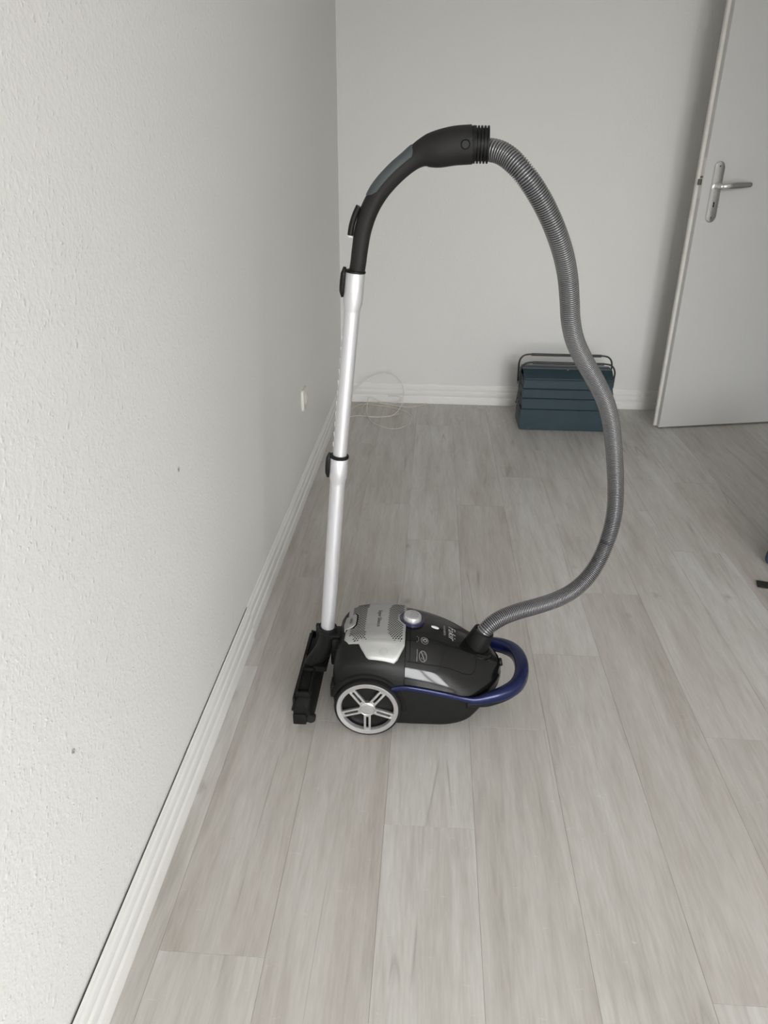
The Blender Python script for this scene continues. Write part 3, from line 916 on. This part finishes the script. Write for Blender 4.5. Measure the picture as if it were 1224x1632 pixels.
# the ribbed hose
HZ = [(0.0780, 0.0, 1.2135), (0.0888, 0.0000, 1.2116), (0.1028, -0.0074, 1.2094), (0.1186, -0.0153, 1.2024), (0.1358, -0.0236, 1.1891), (0.1533, -0.0277, 1.1714),
      (0.1717, -0.0247, 1.1503), (0.1925, -0.0180, 1.1223), (0.2155, -0.0077, 1.0848), (0.2371, 0.0094, 1.0421), (0.2535, 0.0287, 0.9987), (0.2646, 0.0448, 0.9546),
      (0.2749, 0.0614, 0.9104), (0.2920, 0.0829, 0.8666), (0.3206, 0.1070, 0.8201), (0.3554, 0.1289, 0.7707), (0.3851, 0.1473, 0.7230), (0.4064, 0.1639, 0.6753),
      (0.4236, 0.1793, 0.6204), (0.4392, 0.1916, 0.5572), (0.4510, 0.1977, 0.4953), (0.4562, 0.1965, 0.4433), (0.4543, 0.1916, 0.3981), (0.4455, 0.1823, 0.3548),
      (0.4286, 0.1647, 0.3139), (0.4019, 0.1425, 0.2780), (0.3655, 0.1188, 0.2533), (0.3222, 0.0924, 0.2428), (0.2763, 0.0661, 0.2404), (0.2328, 0.0439, 0.2389),
      (0.1961, 0.0257, 0.2340), (0.1686, 0.0110, 0.2239), (0.1516, 0.0021, 0.2109), (0.1438, 0.0000, 0.1980)]
hc = catmull(HZ, 12)
PITCH, SUB = .0043, 6
hp_, HL = resample(hc, PITCH / SUB)
RP = [.0192, .0187, .0170, .0155, .0170, .0187]
sweep('hose', hp_, lambda i: (RP[i % SUB],) * 2, 'hose_silver', vac, 28, angle=80)

# wand
WP = [(-.2187, .1926), (-.1833, .6240), (-.1453, 1.008)]
def wv(t): # point on the wand axis by height
    return Vector((interp(t, [.16, .1926, .6240, 1.008], [-.2212, -.2187, -.1833, -.1453]), 0, t))
def tube(name, z0, z1, prof, mat, parent):
    """prof: (fraction, radius) along the axis"""
    a, b = wv(z0), wv(z1)
    q = (b - a).normalized().to_track_quat('Z', 'Y').to_matrix().to_4x4()
    L = (b - a).length
    return lathe(name, [(0, prof[0][0] * L)] + [(r, f * L) for f, r in prof] + [(0, prof[-1][0] * L)], mat, parent, 40, Matrix.Translation(a) @ q)
lower_tube = tube('lower_tube', .175, .600, [(0, .0163), (1, .0163)], 'alu_tube', vac)
def collar(z0, z1, r0, r1, ring):
    h = z1 - z0
    c = tube('tube_collar', z0, z1, [(0, r0), (.10, r0 + .0006), (.26, r1), (.985, r1), (1, r1 - .0006)], 'alu_tube', vac)
    tube('collar_ring', z1 - .0005, z1 + ring, [(0, r1 - .0005), (.2, r1 + .0008), (.8, r1 + .0008), (1, r1 - .0010)], 'black_satin', c)
    a = wv((z0 + z1) / 2)
    ax = (wv(z1) - wv(z0)).normalized()
    zt = z0 + h * .97
    for k, (off, w, hh, dz) in enumerate(((.0030, .0052, .027, -.010),)):
        pts = [wv(z1 + .010 - .055 * i / 10) + Vector((-r1 - .0016 - .0022 * math.sin(math.pi * i / 10) ** .7, 0, 0)) for i in range(11)]
        sweep('release_button', pts, lambda i: (.0085 * (0.35 + .65 * min(1, min(i, 10 - i) / 2.0)), .0055 * (0.5 + .5 * min(1, min(i, 10 - i) / 2.0))), 'black_satin', c, 14, shape=3)
    return c
collar(.572, .6290, .0163, .0192, .0065)
upper_tube = tube('upper_tube', .600, .940, [(0, .0146), (1, .0153)], 'alu_tube', vac)
# row of notches along the back of the telescopic tube
nt = bmesh.new()
for i in range(11):
    p = wv(.66 + i * .022)
    add_box(nt, p.x - .0158, p.x - .0140, -.0035, .0035, p.z - .0055, p.z + .0055, bev=.0005, seg=1)
bm_obj('tube_notches', nt, 'alu_tube', upper_tube)
collar(.928, 1.0030, .0150, .0187, .0045)

# bent grip
GR = [(-.1440, 1.000, .0150, .0150), (-.1403, 1.0200, .0150, .0150), (-.1366, 1.0471, .0152, .0152), (-.1306, 1.0798, .0158, .0158), (-.1179, 1.1151, .0166, .0165), (-.0988, 1.1455, .0172, .0170),
      (-.0733, 1.1723, .0176, .0172), (-.0479, 1.1925, .0182, .0178), (-.0300, 1.2040, .0205, .0215), (-.0150, 1.2090, .0250, .0268), (.0028, 1.2125, .0285, .0300), (.0298, 1.2175, .0298, .0312), (.0590, 1.2196, .0300, .0314)]
gp = catmull([(x, 0, z, a, b) for x, z, a, b in GR], 7)
grip = sweep('grip', gp, lambda i: (gp[i][3], gp[i][4]), 'grip_black', vac, 28, shape=2.15)
# soft pad on the outer side of the bend
pp = []
for i, (x, y, z, a, b) in enumerate(gp):
    if -.112 < x < -.034: pp.append((x, y, z, a, b))
fr = frames(pp)
n_ = len(fr)
vs, fs = [], []
NS = 15
for i, (p, n, b, tt) in enumerate(fr):
    e = min(1, min(i, n_ - 1 - i) / 3.0)
    span = math.radians(30 + 48 * math.sqrt(e))
    outw = Vector((-tt.z, 0, tt.x))
    for k in range(NS):
        a = -span + 2 * span * k / (NS - 1)
        rr = pp[i][4] + .0022 * (1 - .55 * (abs(2 * k / (NS - 1) - 1) ** 6)) * (.55 + .45 * e)
        vs.append(p + outw * (math.cos(a) * rr) + Vector((0, 1, 0)) * (math.sin(a) * (rr)))
    for k in range(NS):
        a = -span + 2 * span * k / (NS - 1)
        rr = pp[i][4] - .002
        vs.append(p + outw * (math.cos(a) * rr) + Vector((0, 1, 0)) * (math.sin(a) * rr))
for i in range(n_ - 1):
    o0, o1 = i * 2 * NS, (i + 1) * 2 * NS
    for k in range(NS - 1):
        fs.append((o0 + k, o0 + k + 1, o1 + k + 1, o1 + k)); fs.append((o0 + NS + k, o1 + NS + k, o1 + NS + k + 1, o0 + NS + k + 1))
    fs.append((o0, o1, o1 + NS, o0 + NS)); fs.append((o0 + NS - 1, o0 + 2 * NS - 1, o1 + 2 * NS - 1, o1 + NS - 1))
for o0 in (0, (n_ - 1) * 2 * NS):
    for k in range(NS - 1): fs.append((o0 + k, o0 + NS + k, o0 + NS + k + 1, o0 + k + 1))
mesh_obj('grip_pad', vs, fs, 'grip_pad_grey', grip, angle=50)['label'] = 'blue-grey soft grip pad'
# sliding air valve on the back of the grip
vpts = catmull([(-.1545, 0, 1.0690), (-.1515, 0, 1.0860), (-.1455, 0, 1.1040), (-.1385, 0, 1.1185)], 5)
sweep('air_slider', vpts, lambda i: (.0105, .0052), 'black_satin', grip, 14, shape=4)
box('slider_tab', (-.1575, -.1500, -.008, .008, 1.0655, 1.0690), 'silver_bright', grip)
# round button on the swivel housing and fins of the hose end
lathe('swivel_button', [(0, .0016), (.0062, .0016), (.0068, .0010), (.0072, -.004)], 'black_satin', grip, 28, Matrix.Translation((.0470, -.0293, 1.2195)) @ Matrix.Rotation(math.pi / 2, 4, 'X'))
ring_p = [(.0076 * math.cos(2 * math.pi * k / 24) + .0470, -.0302, .0076 * math.sin(2 * math.pi * k / 24) + 1.2195) for k in range(25)]
sweep('button_groove', ring_p, .0005, 'black_deep', grip, 6)
xm = Matrix.Translation((.0590, 0, 1.2196)) @ Matrix.Rotation(math.radians(90), 4, 'Y')
prof = [(.0295, -.001), (.0300, .0005), (.0300, .0065)]
x_ = .0065
for k in range(4):
    prof += [(.0262, x_ + .0002), (.0262, x_ + .0022), (.0300, x_ + .0026), (.0300, x_ + .0054)]
    x_ += .0056
prof += [(.0250, x_ + .0002), (.0200, x_ + .0003)]
lathe('hose_cuff', [(0, -.001)] + prof + [(0, x_ + .0003)], 'black_satin', vac, 40, xm)

# parked floor nozzle behind the body
noz = empty('floor_nozzle', (0, 0, 0), parent=vac)
NP = catmull([(-.2180, 0, .2010, .0200), (-.2192, 0, .1880, .0205), (-.2210, 0, .1660, .0205), (-.2275, 0, .1400, .0210), (-.2420, 0, .1160, .0200), (-.2560, 0, .0960, .0190), (-.2600, 0, .0760, .0180)], 7)
sweep('nozzle_neck', NP, lambda i: (NP[i][3],) * 2, 'black_nozzle', noz, 24)
# head: long bar across, hollow between raised rims on its upper side
bm = bmesh.new()
def bar_outline(y):
    e = min(1.0, (.138 - abs(y)) / .03)
    return (-.2800, -.2370 - .004 * (1 - e), .0300, .0950 - .022 * (1 - e))
ys = [-.138, -.132, -.12, -.10, -.06, -.03, 0, .03, .06, .10, .12, .132, .138]
rings = []
for y in ys:
    xa, xb, za, zb2 = bar_outline(y)
    k = .010 if abs(y) == .138 else .004
    rings.append([bm.verts.new(p) for p in ((xa + k * .4, y, za + k), (xa + k, y, za), (xb - k, y, za), (xb, y, za + k), (xb, y, zb2 - .03), (xb - .006, y, zb2 - k), (xb - .012, y, zb2), (xa + k, y, zb2), (xa, y, zb2 - k))])
for r0, r1 in zip(rings, rings[1:]):
    n = len(r0)
    for i in range(n): bm.faces.new((r0[i], r0[(i + 1) % n], r1[(i + 1) % n], r1[i]))
bm.faces.new(rings[0][::-1]); bm.faces.new(rings[-1])
head = bm_obj('nozzle_head', bm, 'black_nozzle', noz, angle=38)
for (y0, y1) in ((-.116, -.036), (.036, .116)):
    bm = bmesh.new()
    zt = .0935
    for b in ((-.2785, -.2735, y0 - .006, y1 + .006, zt - .006, zt + .010), (-.2500, -.2455, y0 - .006, y1 + .006, zt - .008, zt + .007), (-.2735, -.2500, y0 - .006, y0, zt - .006, zt + .008), (-.2735, -.2500, y1, y1 + .006, zt - .006, zt + .008)):
        add_box(bm, *b, bev=.0015)
    bm_obj('nozzle_rim', bm, 'black_nozzle', noz, angle=40)
    box('nozzle_well', (-.2735, -.2500, y0, y1, zt - .002, zt + .0012), 'black_deep', noz)
for s in (-1, 1):
    lathe('end_roller', [(0, -.008), (.0095, -.008), (.0110, -.006), (.0110, .006), (.0095, .008), (0, .008)], 'rubber', noz, 24, Matrix.Translation((-.2430, s * .132, .0400)) @ Matrix.Rotation(math.pi / 2, 4, 'X'))
    box('end_cap', (-.2830, -.2520, s * .1385 - .0055, s * .1385 + .0055, .0270, .0560), 'black_nozzle', noz, bev=.004)
sweep('pedal', [(-.236, -.030, .098), (-.234, .030, .098)], lambda i: (.007, .016), 'black_nozzle', noz, 14, up=Vector((0, 0, 1)), shape=4)
box('sole_plate', (-.2845, -.2795, -.128, .128, .034, .090), 'black_nozzle', noz, bev=.001)
box('brush_strip', (-.2900, -.2840, -.120, .120, .046, .052), 'rubber', noz, bev=.001)
# collar lip of the neck and the parking hook on the body
a = wv(.192); 
lathe('neck_collar', [(.0175, -.004), (.0222, -.004), (.0228, 0), (.0222, .009), (.0170, .0095)], 'black_satin', noz, 36, Matrix.Translation(a) @ Matrix.Rotation(math.radians(4.5), 4, 'Y'), closed=True)
box('neck_tab', (-.2455, -.2375, -.006, .006, .165, .2060), 'black_satin', noz, bev=.002)
bm = bmesh.new()
add_box(bm, -.2060, -.1860, -.0300, .0300, .130, .184, bev=.006)
add_box(bm, -.2110, -.1950, -.0150, .0150, .100, .150, bev=.005)
add_box(bm, -.2120, -.1760, -.0210, .0210, .178, .190, bev=.003)
bm_obj('parking_hook', bm, 'black_satin', vac, angle=40)

# big spoked wheels
WXc, WZc, WR = -.1130, .0762, .0758
def wheel(side):
    w = empty('wheel', (WXc, 0, WZc), parent=vac)
    # local z of the lathe points outwards along -y (near) or +y (far)
    mt = Matrix.Translation((0, side * .107, 0)) @ Matrix.Rotation(math.radians(90 if side < 0 else -90), 4, 'X')
    H = .032
    lathe('tyre', [(.0700, H - .002), (.0720, H), (.0745, H - .002), (WR, H - .006), (WR, .006), (.0745, .001), (.0700, 0)], 'rubber', w, 72, mt, closed=True)
    lathe('wheel_disc', [(.0705, 0), (.0705, .016), (.030, .022), (0, .023)], 'black_satin', w, 56, mt)
    lathe('rim', [(.0585, H - .010), (.0595, H - .002), (.0605, H - .0005), (.0690, H + .0008), (.0705, H - .001), (.0705, H - .008)], 'silver_bright', w, 72, mt, closed=True)
    # star of five double spokes
    bm = bmesh.new()
    for k in range(5):
        a = math.radians(-90 + 72 * k)
        for s2 in (-1, 1):
            loc = Matrix.Rotation(a, 4, 'Z')
            add_box(bm, .0120, .0610, s2 * .0054 - .0027, s2 * .0054 + .0027, H - .0085, H - .0012, bev=.0013, mat=mt @ loc)
        for r0, r1 in ((.0150, .0230), (.0545, .0610)):
            add_box(bm, r0, r1, -.0045, .0045, H - .0085, H - .0022, bev=.0008, seg=1, mat=mt @ Matrix.Rotation(a, 4, 'Z'))
    bm_obj('spokes', bm, 'silver_bright', w, angle=40)
    hubc = lathe('hub', [(.0185, H - .010), (.0185, H - .0015), (.0160, H), (.0150, H - .0006), (.0140, H + .0006), (0, H + .0018)], 'silver_bright', w, 40, mt)
    # wing over the wheel, part of the housing
    bmf = bmesh.new()
    n = 40
    prv = None
    for k in range(n + 1):
        a = math.radians(-6 + 168 * k / n)
        c, s3 = math.cos(a), math.sin(a)
        r1, r0 = .0858, .0780
        ring = [bmf.verts.new((r * c, side * y, r * s3)) for r, y in ((r0, .092), (r0, .1275), (r1 - .003, .1285), (r1, .1255), (r1 + .002, .092))]
        if prv:
            for i in range(5): bmf.faces.new((prv[i], prv[(i + 1) % 5], ring[(i + 1) % 5], ring[i]))
        else: bmf.faces.new(ring)
        prv = ring
    bmf.faces.new(prv[::-1])
    bm_obj('wheel_arch', bmf, 'black_matte', w, angle=50)
    return w
wheel(-1); wheel(1)
# swivel castor under the front and rear bumper
cst = lathe('castor', [(0, -.009), (.0135, -.009), (.0150, -.007), (.0150, .007), (.0135, .009), (0, .009)], 'rubber', vac, 28, Matrix.Translation((.095, 0, .0150)) @ Matrix.Rotation(math.pi / 2, 4, 'X'))
box('castor_fork', (.085, .110, -.013, .013, .016, .030), 'black_matte', vac, bev=.003)
for s in (-1, 1):
    box('rear_bumper', (-.2000, -.1850, s * .095 - .018, s * .095 + .018, .085, .118), 'black_satin', vac, bev=.004)
